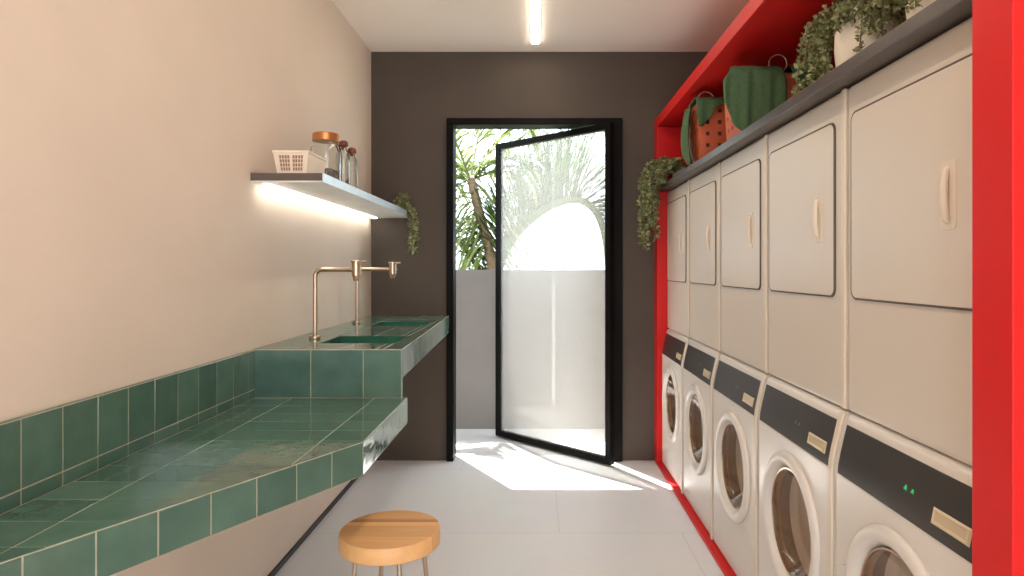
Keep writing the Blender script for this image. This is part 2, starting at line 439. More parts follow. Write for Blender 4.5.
# ------------------------------------------------------------------ faucets
def faucet(x, y, z, reach, label):
    f = thing('faucet', (x, y, z), label, 'faucet', 'bronze faucets on the counter')
    b = B(); lathe(b, [(.026, 0), (.027, .004), (.026, .012), (.015, .015), (.0125, .016)], (x, y, z), n=24); obj('base_flange', b, 'brass', f, smooth=True)
    h = .312; r = .032
    pts = [(x, y, z+.012), (x, y, z+.15), (x, y, z+h-r)] + arc_pts((x+r, y, z+h-r), r, PI, PI/2, 8, 'XZ')[1:] + [(x+reach*.6, y, z+h), (x+reach-.015, y, z+h)]
    b = B(); tube(b, pts, .0105, 14); obj('pipe', b, 'brass', f, smooth=True)
    b = B(); c = (x+reach, y, z+h)
    lathe(b, [(0, -.052), (.012, -.052), (.014, -.046), (.018, -.03), (.0205, -.028), (.0205, .03), (.024, .031), (.024, .040), (.0225, .042), (0, .042)], c, n=24)
    sp = obj('spout', b, 'brass', f, smooth=True)
    b = B(); tube(b, [(x+reach+.01, y, z+h+.034), (x+reach+.045, y, z+h+.037)], [.006, .0045], 10); obj('lever', b, 'brass', sp, smooth=True)
    return f
faucet(-1.0, 2.93, ZK+.0014, .185, 'bronze angled faucet nearer the bench beside the first sink')
faucet(-1.04, 3.76, ZK+.0014, .205, 'bronze angled faucet farther back near the dark wall')

# ------------------------------------------------------------------ wall shelf
SY0, SX, SZ0, SZ = 2.54, -.835, 1.636, 1.671
sh = thing('wall_shelf', (XL, 3.4, SZ0), 'dark brown wall shelf with lit white underside above the sinks', 'shelf')
b = B(); box(b, XL, SX-.004, SY0, 4.388, SZ0+.006, SZ); obj('board', b, 'shelf', sh)
b = B(); box(b, XL, SX-.004, SY0+.004, 4.388, SZ0, SZ0+.006); obj('underside_panel', b, 'shelf_white', sh, label='white underside panel')
b = B(); box(b, SX-.004, SX, SY0, 4.388, SZ0, SZ); obj('edge_trim', b, 'alu', sh, label='pale metal front edge')
b = B(); box(b, -1.092, -1.068, SY0+.05, 4.34, SZ0-.006, SZ0); obj('light_strip', b, 'shelf_led', sh, label='glowing white light strip')

# small basket with two slotted windows
def grid_panel(bm, o, u, v, nu, nv, hole):
    """grid from o along u and v; cuts are fractions; hole(i,j) cells are left open"""
    P = [[bm.verts.new(o+u*a+v*c) for c in nv] for a in nu]
    for i in range(len(nu)-1):
        for j in range(len(nv)-1):
            if not hole(i, j): bm.faces.new((P[i][j], P[i+1][j], P[i+1][j+1], P[i][j+1]))
def slot_fracs(groups, n, margin, gap, bar):
    """fractions for `groups` groups of n holes; returns cuts and set of hole columns"""
    cuts = [0]; holes = set(); w = (1-2*margin-(groups-1)*gap)/groups; hw = (w-(n-1)*bar)/n
    x = margin
    for g in range(groups):
        for k in range(n):
            cuts.append(x); holes.add(len(cuts)-1); x += hw; cuts.append(x); x += bar
        x += gap-bar
    cuts.append(1); return cuts, holes
def tub(bm, x0, x1, y0, y1, z0, z1, tp, fx, fy, rows):
    """four tapered sides with openings and a floor; tp: how much wider the top is"""
    lo = [Vector((x0+tp, y0+tp, z0)), Vector((x1-tp, y0+tp, z0)), Vector((x1-tp, y1-tp, z0)), Vector((x0+tp, y1-tp, z0))]
    hi = [Vector((x0, y0, z1)), Vector((x1, y0, z1)), Vector((x1, y1, z1)), Vector((x0, y1, z1))]
    nv, hv = rows
    for k in range(4):
        nu, hu = (fx, fy)[k % 2]
        a, c = lo[k], lo[(k+1) % 4]; d, e = hi[k], hi[(k+1) % 4]
        P = [[bm.verts.new((a.lerp(c, s)).lerp(d.lerp(e, s), t)) for t in nv] for s in nu]
        for i in range(len(nu)-1):
            for j in range(len(nv)-1):
                if not (i in hu and j in hv): bm.faces.new((P[i][j], P[i+1][j], P[i+1][j+1], P[i][j+1]))
    bm.faces.new([bm.verts.new(p) for p in lo])
    bmesh.ops.remove_doubles(bm, verts=bm.verts, dist=1e-5)
    bmesh.ops.recalc_face_normals(bm, faces=bm.faces)
def solid(o, t, off=0):
    md = o.modifiers.new('solid', 'SOLIDIFY'); md.thickness = t; md.offset = off

bx0, bx1, by0, by1, bz0, bz1 = -1.042, -.905, 2.57, 2.79, SZ+.002, SZ+.089
bk = thing('basket', (-.98, 2.68, SZ), 'small cream slotted basket on the near end of the wall shelf', 'basket')
b = B(); tub(b, bx0, bx1, by0, by1, bz0, bz1, .012, slot_fracs(2, 4, .14, .09, .018), ([0, 1], set()), slot_fracs(1, 4, .16, .1, .04))
o = obj('tub', b, 'wicker', bk); solid(o, .003)
b = B()
tube(b, [(bx0, by0, bz1), (bx1, by0, bz1), (bx1, by1, bz1), (bx0, by1, bz1)], .0055, 8, closed=True); obj('rim', b, 'wicker', bk)
b = B(); tub(b, bx0+.006, bx1-.006, by0+.006, by1-.006, bz0+.004, bz1-.012, .012, ([0, 1], set()), ([0, 1], set()), ([0, 1], set())); obj('liner', b, 'liner', bk, label='brown cloth liner')

# jars
def jar(name, x, y, prof, inner, lid, label, cat, lidname, lidmat, grp=None, fill=None):
    j = thing(name, (x, y, SZ), label, cat, grp)
    b = B(); lathe(b, prof + inner[::-1], (x, y, SZ+.0005), n=32); obj('glass_body', b, 'jar', j, smooth=True)
    b = B(); lathe(b, lid, (x, y, SZ+.0005), n=28); obj(lidname, b, lidmat, j, smooth=True)
    if fill:
        b = B(); lathe(b, fill, (x, y, SZ+.0005), n=24); obj('contents', b, 'grain', j, smooth=True)
jar('jar', -.968, 2.98, [(0, 0), (.062, 0), (.068, .006), (.070, .05), (.070, .155), (.066, .18), (.054, .198), (.053, .212)],
    [(0, .006), (.060, .006), (.0655, .014), (.0665, .05), (.0665, .154), (.062, .178), (.050, .197), (.050, .212)],
    [(0, .205), (.057, .205), (.060, .209), (.060, .239), (.057, .243), (0, .243)], 'large round glass jar with copper lid behind the small basket', 'jar', 'lid', 'copper',
    fill=[(0, .0075), (.059, .0075), (.064, .016), (.0648, .07), (.03, .083), (0, .086)])
bp = [(0, 0), (.026, 0), (.030, .005), (.030, .17), (.026, .195), (.016, .21), (.015, .225)]
bi = [(0, .005), (.025, .005), (.027, .01), (.027, .169), (.023, .193), (.013, .209), (.0125, .225)]
st = [(0, .212), (.0115, .212), (.0118, .226), (.021, .228), (.023, .236), (.021, .25), (.012, .257), (0, .258)]
jar('bottle', -.955, 3.21, bp, bi, st, 'clear glass bottle with red-brown stopper, right beside the big jar', 'bottle', 'stopper', 'cork', 'stoppered bottles on the shelf')
jar('bottle', -.968, 3.40, bp, bi, st, 'clear glass bottle with red-brown stopper, farthest from the basket', 'bottle', 'stopper', 'cork', 'stoppered bottles on the shelf')

# ------------------------------------------------------------------ vines
def add_leaf(bm, p, d, size, wid=.62, mi=0):
    d = d.normalized()
    side = d.cross(Vector((R.gauss(0, 1), R.gauss(0, 1), R.gauss(0, 1)))).normalized(); nn = d.cross(side)
    q = [p, p+d*size*.3+side*size*wid*.42+nn*size*.08, p+d*size*.7+side*size*wid*.40+nn*size*.08, p+d*size, p+d*size*.7-side*size*wid*.40+nn*size*.08, p+d*size*.3-side*size*wid*.42+nn*size*.08]
    vs = [bm.verts.new(v) for v in q]
    f1 = bm.faces.new((vs[0], vs[1], vs[2], vs[3])); f2 = bm.faces.new((vs[0], vs[3], vs[4], vs[5]))
    f1.material_index = f2.material_index = mi
def vine(parent, pts, size, dens, name='vine', step=.008):
    """pts: control points of a stem; leaves along it"""
    pts = [Vector(p) for p in pts]; out = []
    n = len(pts)
    for i in range(n-1):
        p0, p1, p2, p3 = pts[max(i-1, 0)], pts[i], pts[i+1], pts[min(i+2, n-1)]
        m = max(2, int((p2-p1).length/step))
        for k in range(m):
            t = k/m
            out.append(.5*((2*p1)+(p2-p0)*t+(2*p0-5*p1+4*p2-p3)*t*t+(3*p1-p0-3*p2+p3)*t**3))
    out.append(pts[-1])
    b = B(); tube(b, out[::2] if len(out) > 6 else out, .0018, 5)
    for f in b.faces: f.material_index = 2
    for p in out:
        for _ in range(dens):
            d = Vector((R.gauss(0, 1), R.gauss(0, 1), R.gauss(-.15, .8)))
            add_leaf(b, p+d.normalized()*.003, d, size*R.uniform(.65, 1.25), mi=1 if R.random() < .3 else 0)
    return obj(name, b, ['leaf', 'leaf2', 'stem'], parent)
def pot(parent, c, r, h):
    b = B(); prof = [(0, 0), (r*.62, 0), (r*.72, h*.03), (r*.94, h*.3), (r, h*.55), (r*.97, h*.8), (r*.88, h), (r*.82, h), (r*.86, h*.85), (0, h*.84)]
    lathe(b, prof, c, n=40); p = obj('pot', b, 'pot', parent, smooth=True, ang=50)
    b = B(); lathe(b, [(r*.84, h*.842), (r*.5, h*.87), (0, h*.88)], c, n=24); obj('soil', b, 'soil', parent, smooth=True)

ZS = 1.838   # top of the stone top
# plant at the far end of the wall shelf
pl = thing('trailing_plant', (-.90, 4.28, SZ), 'small trailing plant hanging off the far end of the wall shelf', 'plant')
pot(pl, (-.93, 4.28, SZ+.0005), .04, .04)
for k in range(18):
    a = R.uniform(-2.6, .3); rr = R.uniform(.03, .05)
    px, py = -.95+.085*R.uniform(.5, 1.25), 4.28+R.uniform(-.1, .045)
    drop = R.choice((.05, .10, .16, .2, .23)) 
    vine(pl, [(-.93, 4.28, SZ+.035), ((-.90+px)/2, (4.28+py)/2, SZ+.09+R.uniform(0, .015)), (px, py, SZ+.05), (max(px, -.822)+.006, py, SZ-.03), (max(px, -.822)+.008+R.uniform(-.01, .015), py, SZ-.03-drop)], .028, 2)

# ------------------------------------------------------------------ stool
SCX, SCY = -.474, 2.10
stl = thing('stool', (SCX, SCY, 0), 'round honey wood stool with thin metal legs beside the bench', 'stool')
b = B(); lathe(b, [(0, .408), (.156, .408), (.160, .412), (.160, .454), (.157, .459), (0, .459)], (SCX, SCY, 0), n=64); obj('seat', b, 'wood', stl, smooth=True)
for k in range(4):
    a = math.radians(-63+90*k); c, s = math.cos(a), math.sin(a)
    b = B(); tube(b, [(SCX+.108*c, SCY+.108*s, .4085), (SCX+.118*c, SCY+.118*s, .30), (SCX+.155*c, SCY+.155*s, 0.0)], .0075, 12); obj('leg', b, 'leg', stl, smooth=True)
b = B(); tube(b, [(SCX+.136*math.cos(t*2*PI/32), SCY+.136*math.sin(t*2*PI/32), .16) for t in range(32)], .005, 8, closed=True); obj('foot_ring', b, 'leg', stl, smooth=True)

# ------------------------------------------------------------------ machines
W = .6215; YM0 = 4.285; G = .0025
XD, XW, XBK = .858, .822, 1.40
Z0, ZSEAM, ZTOP = .022, .903, 1.801
y1 = YM0; y0 = YM0-W; yc = (y0+y1)/2   # first unit: the one next to the dark wall
cz = .470
ws = thing('washing_machine', (1.12, yc, Z0), 'x', 'washing machine', 'row of front-loading washing machines')
prof = [(XBK, Z0), (XW, Z0), (XW, .735), (XW+.003, .765), (XW+.010, .80), (XW+.019, .84), (XW+.026, .87), (XW+.030, .885), (XD, ZSEAM-.002), (XBK, ZSEAM-.002)]
b = B(); prism(b, prof, 1, y0+G, y1-G)
body = obj('body', b, 'white_enamel', ws)
# cut the loading hole
b = B(); lathe(b, [(.19, 0), (.19, .2)], (XW-.1, yc, cz), axis='X', n=64)
cut = obj('cutter', b, 'white_enamel')
md = body.modifiers.new('hole', 'BOOLEAN'); md.object = cut; md.solver = 'EXACT'
cut.location = cut.location
bpy.context.view_layer.update()
dg = bpy.context.evaluated_depsgraph_get()
nm = bpy.data.meshes.new_from_object(body.evaluated_get(dg)); body.modifiers.clear(); body.data = nm
bpy.data.objects.remove(cut)
md = body.modifiers.new('bevel', 'BEVEL'); md.width = .016; md.segments = 5; md.limit_method = 'ANGLE'; md.angle_limit = math.radians(55)
# control panel follows the curved top of the front
def xprof(z):
    for (xa, za), (xb, zb) in zip(prof[2:9], prof[3:10]):
        if za <= z <= zb: return xa+(xb-xa)*(z-za)/(zb-za)
    return XW
zs = [.742, .765, .80, .84, .872]
b = B(); off = .003
ya, yb = y0+.034, y1-.026
cols = [[b.verts.new((xprof(z)-off, y, z)) for z in zs] for y in (ya, yb)]
bk_ = [[b.verts.new((xprof(z)+.004, y, z)) for z in zs] for y in (ya, yb)]
for i in range(len(zs)-1):
    b.faces.new((cols[0][i], cols[0][i+1], cols[1][i+1], cols[1][i])); 
    for q in (0, 1): b.faces.new((cols[q][i], cols[q][i+1], bk_[q][i+1], bk_[q][i]))
b.faces.new((cols[0][0], cols[1][0], bk_[1][0], bk_[0][0])); b.faces.new((cols[0][-1], cols[1][-1], bk_[1][-1], bk_[0][-1]))
bmesh.ops.recalc_face_normals(b, faces=b.faces)
cp = obj('control_panel', b, 'panel', ws, smooth=True)
# rounded side trim at the closer edge
b = B(); ya, yb = y0+G+.001, y0+.030
F = [(x-.006, z) for x, z in prof[1:9]]; F[0] = (F[0][0], Z0+.002); I = [(x+.004, z) for x, z in prof[1:9]]; I[0] = (I[0][0], Z0+.002)
prism(b, F+I[::-1], 1, ya, yb); obj('side_trim', b, 'enamel2', ws, bevel=.0045)
# detergent pull: shallow framed pocket near the closer edge
pz0, pz1 = .768, .802; py0, py1 = y0+.058, y0+.180
b = B()
def pnt(y, z, d): return b.verts.new((xprof(z)-off-d, y, z))
o4 = [pnt(py0, pz0, .0004), pnt(py1, pz0, .0004), pnt(py1, pz1, .0004), pnt(py0, pz1, .0004)]
i4 = [pnt(py0+.005, pz0+.004, .004), pnt(py1-.005, pz0+.004, .004), pnt(py1-.005, pz1-.004, .004), pnt(py0+.005, pz1-.004, .004)]
k4 = [pnt(py0+.016, pz0+.008, .0006), pnt(py1-.008, pz0+.008, .0006), pnt(py1-.008, pz1-.006, .0012), pnt(py0+.016, pz1-.006, .0012)]
for k in range(4):
    b.faces.new((o4[k], o4[(k+1) % 4], i4[(k+1) % 4], i4[k])); b.faces.new((i4[k], i4[(k+1) % 4], k4[(k+1) % 4], k4[k]))
b.faces.new(k4); bmesh.ops.recalc_face_normals(b, faces=b.faces)
obj('drawer_pull', b, 'gold', cp, label='champagne drawer pull')
# two indicator marks
for kk, (yy, hh) in enumerate(((yc-.025, .011), (yc-.052, .009))):
    b = B(); z = .806
    pts = [(-.006, -.5), (-.001, -.5), (-.001, -.1), (.003, -.5), (.007, -.3), (.002, .1), (.004, .5), (-.003, .5)]
    vs = [b.verts.new((xprof(z+q*hh)-off-.0008, yy+p, z+q*hh)) for p, q in pts]; b.faces.new(vs)
    bmesh.ops.recalc_face_normals(b, faces=b.faces)
    obj('indicator', b, 'mark', cp)
# door ring, hinge, bowl
c = (0, yc, cz)
b = B(); lathe(b, [(.188, XW+.03), (.227, XW+.001), (.229, XW-.004), (.226, XW-.011), (.218, XW-.016), (.207, XW-.018), (.196, XW-.016), (.188, XW-.010), (.183, XW-.002), (.178, XW+.012), (.176, XW+.03)], c, axis='X', n=64, closed=True)
ring = obj('door', b, 'white_enamel', ws, smooth=True, ang=60)
b = B(); lathe(b, [(.1775, XW+.008), (.175, XW+.002), (.170, XW+.002), (.168, XW+.02), (.171, XW+.03)], c, axis='X', n=64, closed=True); obj('glass_rim', b, 'steel', ring, smooth=True, ang=60)
b = B(); pr = []
for k in range(9):
    t = k/8; pr.append((.166*math.cos(t*PI/2) if k < 8 else 0, XW+.004+.075*math.sin(t*PI/2)))
lathe(b, [(.0, XW+.0845), (.06, XW+.078)] + [(.13, XW+.05), (.172, XW+.004)], c, axis='X', n=48)
bmesh.ops.delete(b, geom=[f for f in b.faces if len(f.verts) > 4], context='FACES_ONLY')
obj('door_glass', b, 'bowl', ring, smooth=True, ang=80)
b = B(); box(b, XW-.010, XW+.002, y1-.084, y1-.070, cz-.045, cz+.045); obj('hinge', b, 'white_enamel', ring, bevel=.004)
b = B(); lathe(b, [(.188, XW+.031), (.186, XW+.07), (.20, XW+.075), (.20, XW+.09)], c, axis='X', n=48)
bmesh.ops.delete(b, geom=[f for f in b.faces if len(f.verts) > 4], context='FACES_ONLY'); obj('door_gasket', b, 'dark_rubber', ws, smooth=True)
b = B(); lathe(b, [(.20, XW+.092), (.225, XW+.10), (.225, XW+.40), (.14, XW+.43), (.05, XW+.42), (0, XW+.415)], c, axis='X', n=48)
bmesh.ops.delete(b, geom=[f for f in b.faces if len(f.verts) > 4], context='FACES_ONLY')
drum = obj('drum', b, 'steel', ws, smooth=True)
for k in range(3):
    t = 2*PI*k/3+.5; b = B()
    for q in (0,):
        u = Vector((0, math.cos(t), math.sin(t))); v = Vector((0, -math.sin(t), math.cos(t))); p = Vector(c)+u*.222
        lo = [p+v*.03, p-u*.05+v*.008, p-u*.05-v*.008, p-v*.03]
        A = [b.verts.new(w+Vector((XW+.12, 0, 0))) for w in lo]; Q = [b.verts.new(w+Vector((XW+.38, 0, 0))) for w in lo]
        for i in range(3): b.faces.new((A[i], A[i+1], Q[i+1], Q[i]))
        b.faces.new(A); b.faces.new(Q[::-1]); bmesh.ops.recalc_face_normals(b, faces=b.faces)
    obj('lifter', b, 'steel', drum)

dr = thing('tumble_dryer', (1.12, yc, ZSEAM), 'x', 'dryer', 'row of cream tumble dryers')
b = B(); box(b, XD, XBK, y0+G, y1-G, ZSEAM+.001, ZTOP); obj('body', b, 'enamel', dr, bevel=.013)
b = B(); box(b, XD-.005, XD+.004, y0+G+.001, y0+.026, ZSEAM+.004, ZTOP-.002); obj('side_trim', b, 'enamel2', dr, bevel=.004)
dy0, dy1, dz0, dz1 = y0+.066, y1-.030, 1.215, 1.722
b = B(); prism(b, rrect(dy0, dy1, dz0, dz1, .028), 0, XD-.0046, XD+.004); obj('door_seal', b, 'seam', dr)
b = B(); prism(b, rrect(dy0+.006, dy1-.006, dz0+.005, dz1-.005, .024), 0, XD-.006, XD+.004); dd = obj('door', b, 'enamel', dr, bevel=.002)
hy0, hy1, hz0, hz1 = y0+.142, y0+.192, 1.380, 1.522
b = B(); prism(b, rrect(hy0, hy1, hz0, hz1, .008), 0, XD-.0085, XD-.005); obj('handle_plate', b, 'enamel2', dd, bevel=.001)
b = B(); hm = (hy0+hy1)/2
tube(b, [(XD-.006, hm, hz0+.014), (XD-.012, hm, hz0+.020), (XD-.016, hm, hz0+.045), (XD-.017, hm, (hz0+hz1)/2), (XD-.016, hm, hz1-.045), (XD-.012, hm, hz1-.020), (XD-.006, hm, hz1-.014)], [.005, .007, .008, .0085, .008, .007, .005], 12)
obj('door_handle', b, 'enamel2', dd, smooth=True)

WL = ['white washing machine farthest back, beside the red panel at the dark wall', 'white washing machine second from the dark wall',
      'white washing machine in the middle of the row', 'white washing machine second from the near red panel',
      'white washing machine nearest the viewer, with two green indicator lights']
DL = ['cream dryer farthest back, beside the hanging plant', 'cream dryer second from the dark wall', 'cream dryer in the middle of the upper row',
      'cream dryer second from the near red panel', 'cream dryer nearest the viewer, under the potted plants']
for k in range(5):
    for proto, labels in ((ws, WL), (dr, DL)):
        o = proto if k == 0 else copy_tree(proto)
        if k: o.location = proto.location + Vector((0, -W*k, 0))
        o['label'] = labels[k]
        if k == 4 and proto is ws:
            for q in o.children_recursive:
                if q.name.startswith('indicator'):
                    q.material_slots[0].link = 'OBJECT'; q.material_slots[0].material = M['led_green']; q['label'] = 'green indicator light'

# ------------------------------------------------------------------ red surround, stone top
XP = .792
fr_ = thing('red_surround', (1.1, 2.7, 0), 'bright red lacquered surround framing the whole laundry machine wall', 'cabinet')
YN0, YN1 = 1.075, 1.176; YE = YM0+.003
CZ0, CZ1 = 2.232, 2.298
b = B(); box(b, .786, XR-.001, YN0, YN1, 0, ZC-.001); obj('side_panel', b, 'red', fr_, bevel=.003)
b = B(); box(b, XP, XR-.001, YE, YB-.001, 0, CZ0); obj('side_panel', b, 'red', fr_, bevel=.003)
b = B(); box(b, XP, XR-.001, YN1+.001, YB-.001, CZ0+.001, CZ1); obj('canopy_panel', b, 'red', fr_, bevel=.003)
b = B(); box(b, 1.43, XR-.001, YN1+.001, YE-.001, .02, CZ0); obj('back_panel', b, 'red', fr_)
b = B(); box(b, XP, 1.429, YN1+.001, YE-.001, 0, .02); obj('plinth', b, 'red', fr_, bevel=.002)
tp = thing('stone_top', (1.1, 2.7, ZTOP), 'long dark stone top lying across the row of dryers', 'countertop')
b = B(); box(b, .80, 1.428, YN1+.002, YE-.002, ZTOP+.002, ZS); obj('slab', b, 'stone', tp, bevel=.003)

# ------------------------------------------------------------------ laundry baskets and cloths
def laundry_basket(x0, x1, y0, y1, h, label, ring_c, ring_r):
    k = thing('laundry_basket', ((x0+x1)/2, (y0+y1)/2, ZS), label, 'basket', 'terracotta baskets on the stone top')
    fx = slot_fracs(1, 4, .12, .1, .155); fy = slot_fracs(1, 4, .12, .1, .155); rw = slot_fracs(1, 5, .09, .1, .125)
    b = B(); tub(b, x0, x1, y0, y1, ZS+.002, ZS+h, .012, fx, fy, rw)
    o = obj('tub', b, 'orange', k); solid(o, .004)
    b = B(); box(b, x0+.016, x1-.016, y0+.016, y1-.016, ZS+.006, ZS+h*.9); obj('inner_fill', b, mat('dark_inner_fill', (.10, .03, .02), .9), k)  # dark box filling the basket behind its openings
    b = B(); tube(b, [(x0, y0, ZS+h), (x1, y0, ZS+h), (x1, y1, ZS+h), (x0, y1, ZS+h)], .006, 8, closed=True); obj('rim', b, 'orange', k)
    b = B(); tube(b, [(ring_c[0]+ring_r*math.cos(t*2*PI/28), ring_c[1], ring_c[2]+ring_r*math.sin(t*2*PI/28)) for t in range(28)], .0028, 8, closed=True); obj('handle', b, 'wire', k, smooth=True)
    return k
laundry_basket(.835, 1.12, 3.36, 3.64, .315, 'terracotta perforated basket farther back, its dotted side showing', (.87, 3.352, 2.166), .042)
laundry_basket(.87, 1.15, 2.76, 3.02, .285, 'terracotta basket nearer the potted plants, mostly hidden by green cloth', (1.02, 2.752, 2.165), .038)

def cloth(name, label, outline, x0, x1, ytop0, yface, ztop, zbot, loc, n=28, m=34, rip=.007, lean=0, seed=1):
    """cloth thrown over a box: lies on top from ytop0 to yface, bends over the edge, hangs to zbot.
    outline(v) -> (left, right) fractions of the width, v runs 0..1 along the cloth"""
    rr = random.Random(seed); ph = [rr.uniform(0, 6) for _ in range(4)]
    b = B(); Lt = abs(yface-ytop0); r = .018; La = r*PI/2; Lh = ztop-zbot; tot = Lt+La+Lh
    G_ = []
    for j in range(m+1):
        v = j/m; s_ = v*tot; l, rt = outline(v); row = []
        for i in range(n+1):
            u = l+(rt-l)*i/n; x = x0+(x1-x0)*u
            hang = max(0, (s_-Lt-La)/Lh) if Lh else 0
            w = math.sin(u*17+ph[0])*.55+math.sin(u*31+ph[1]+v*2)*.35
            if s_ < Lt: y, z = ytop0-s_, ztop+r+.004*abs(w)+.006*math.sin(s_*30+ph[2])**2
            elif s_ < Lt+La:
                t = (s_-Lt)/r; y, z = yface-r*math.sin(t)*1.0, ztop+r*math.cos(t)+.004*abs(w)
            else:
                y, z = yface-r-(w+.9)*rip*(.4+hang), ztop-(s_-Lt-La)
                y -= lean*hang
            row.append(b.verts.new((x, y, z)))
        G_.append(row)
    for j in range(m):
        for i in range(n): b.faces.new((G_[j][i], G_[j][i+1], G_[j+1][i+1], G_[j+1][i]))
    o = obj(name, b, 'green_cloth', None, smooth=True, loc=loc, ang=180); solid(o, .003, 1)
    o['label'] = label; o['category'] = 'cloth'; return o
def lerp_tab(tab, v):
    for (a, l0, r0), (c, l1, r1) in zip(tab, tab[1:]):
        if a <= v <= c:
            t = (v-a)/(c-a); t = t*t*(3-2*t); return (l0+(l1-l0)*t, r0+(r1-r0)*t)
    return tab[-1][1:]
zt = ZS+.316
# far basket: a leaf-shaped flap over the top corner plus a tail down its left side
cloth('green_cloth', 'green cloth folded over the top corner of the far terracotta basket', lambda v: lerp_tab([(0, .05, 1), (.38, 0, 1), (.55, .0, .78), (.8, .0, .3), (1, .03, .12)], v),
      .815, 1.10, 3.56, 3.343, zt+.004, zt-.13, (.95, 3.4, zt), seed=3)
# tail hanging in front (room side) of the far basket, reaching the stone
b = B(); rr = random.Random(5); n, m = 12, 26; G_ = []
for j in range(m+1):
    v = j/m; z = zt-.0-v*(.305); row = []
    wd = .20*(.72+.28*math.sin(v*PI)) * (1 if v < .8 else 1-(v-.8)*2.2)
    for i in range(n+1):
        u = i/n; y = 3.40+wd*u; x = .806-.012*math.sin(u*9+1)-.012*math.sin(v*PI)
        row.append(b.verts.new((x+.006, y, z)))
    G_.append(row)
for j in range(m):
    for i in range(n): b.faces.new((G_[j][i], G_[j][i+1], G_[j+1][i+1], G_[j+1][i]))
o = obj('green_cloth', b, 'green_cloth', None, smooth=True, loc=(.806, 3.5, ZS+.02), ang=180); solid(o, .003)
o['label'] = 'green cloth tail hanging down the room side of the far basket'; o['category'] = 'cloth'
# near basket: a big bulging cloth over the near face and a smaller flap at its right
cloth('green_cloth', 'large green cloth draped down the front of the nearer basket', lambda v: lerp_tab([(0, .20, .86), (.42, .14, .92), (.48, .04, .98), (.58, -.09, 1.04), (.70, -.09, 1.05), (.88, .06, 1.02), (1, .30, .97)], v),
      .800, 1.035, 2.98, 2.742, zt-.023, ZS+.012, (.92, 2.85, zt), rip=.009, seed=9)
cloth('green_cloth', 'small green cloth flap at the right of the nearer basket', lambda v: lerp_tab([(0, 0, 1), (.3, 0, 1), (.5, .12, 1), (.75, .42, 1), (1, .75, 1)], v),
      1.045, 1.20, 2.98, 2.742, zt-.023, ZS+.06, (1.12, 2.85, zt), seed=12)

# ------------------------------------------------------------------ potted plants on the stone top
p1 = thing('potted_plant', (.985, 1.95, ZS), 'trailing plant in a round cream pot, near the baskets', 'plant', 'potted plants on the stone top')
pot(p1, (.985, 1.95, ZS+.0005), .086, .225)
top = Vector((.985, 1.95, ZS+.20))
def spray(parent, top, az, reach, rise, drop, size, dens):
    d = Vector((math.cos(az), math.sin(az), 0))
    a = top+d*reach*.45+Vector((0, 0, rise)); e = top+d*reach+Vector((0, 0, rise*.35)); f = e+d*.02+Vector((R.uniform(-.015, .015), R.uniform(-.015, .015), -drop))
    mid = e.lerp(f, .5)+d*.012
    vine(parent, [top, a, e, mid, f], size, dens)
for k in range(12):      # toward the baskets, long
    spray(p1, top, math.radians(R.uniform(92, 150)), R.uniform(.10, .185), R.uniform(.03, .12), R.uniform(.10, .24), .017, 4)
for k in range(11):      # over the near and room-side rim
    spray(p1, top, math.radians(R.uniform(222, 300)), R.uniform(.085, .115), R.uniform(.03, .06), R.uniform(.02, .17), .017, 4)
for k in range(8):
    spray(p1, top, math.radians(R.uniform(185, 245)), R.uniform(.07, .10), R.uniform(.03, .06), R.uniform(.0, .06), .017, 4)
for k in range(5):
    spray(p1, top, math.radians(R.uniform(-70, 60)), R.uniform(.06, .12), R.uniform(.05, .1), R.uniform(.02, .1), .017, 4)
p2 = thing('potted_plant', (1.02, 1.60, ZS), 'trailing plant in a cream pot, beside the near red panel', 'plant', 'potted plants on the stone top')
pot(p2, (1.02, 1.60, ZS+.0005), .10, .235)
top = Vector((1.02, 1.60, ZS+.21))
for k in range(12):
    spray(p2, top, math.radians(R.uniform(190, 330)), R.uniform(.085, .125), R.uniform(.03, .05), R.uniform(.04, .15), .017, 4)
p3 = thing('potted_plant', (.93, 4.12, ZS), 'bushy trailing plant spilling over the far end of the stone top', 'plant', 'potted plants on the stone top')
pot(p3, (.93, 4.12, ZS+.0005), .07, .09)
for k in range(26):
    y = R.uniform(3.96, 4.262); x = R.uniform(.69, .775); long_ = y > 4.08
    if not long_: x = R.uniform(.755, .79)
    z1 = ZS-R.uniform(.06, .42) if long_ else ZS+R.uniform(-.0, .03)
    if k < 4: y = R.uniform(4.17, 4.25); x = R.uniform(.685, .72); z1 = 1.42+.03*k
    vine(p3, [(.93, 4.12, ZS+.08), (.86, (4.12+y)/2, ZS+R.uniform(.11, .17)), (.5*(x+.80), y, ZS+R.uniform(.07, .15)), (x, y, ZS+.02), (x-.005, y+R.uniform(-.02, .02), z1)] if long_ else
         [(.93, 4.12, ZS+.08), (.87, y+.05, ZS+R.uniform(.09, .14)), (x, y, ZS+R.uniform(.04, .07)), (x-.01, y-.01, z1)], .030, 3, step=.012)

# ------------------------------------------------------------------ ceiling light
cl = thing('ceiling_light', (-.01, 1.2, ZC-.012), 'slim glowing line light recessed along the ceiling', 'ceiling light')
b = B(); box(b, -.042, .022, -2.0, 4.21, ZC-.004, ZC-.0005); obj('housing', b, 'shelf_white', cl)
b = B(); box(b, -.035, .015, -1.99, 4.20, ZC-.012, ZC-.004); obj('diffuser', b, 'ceil_led', cl, bevel=.003)

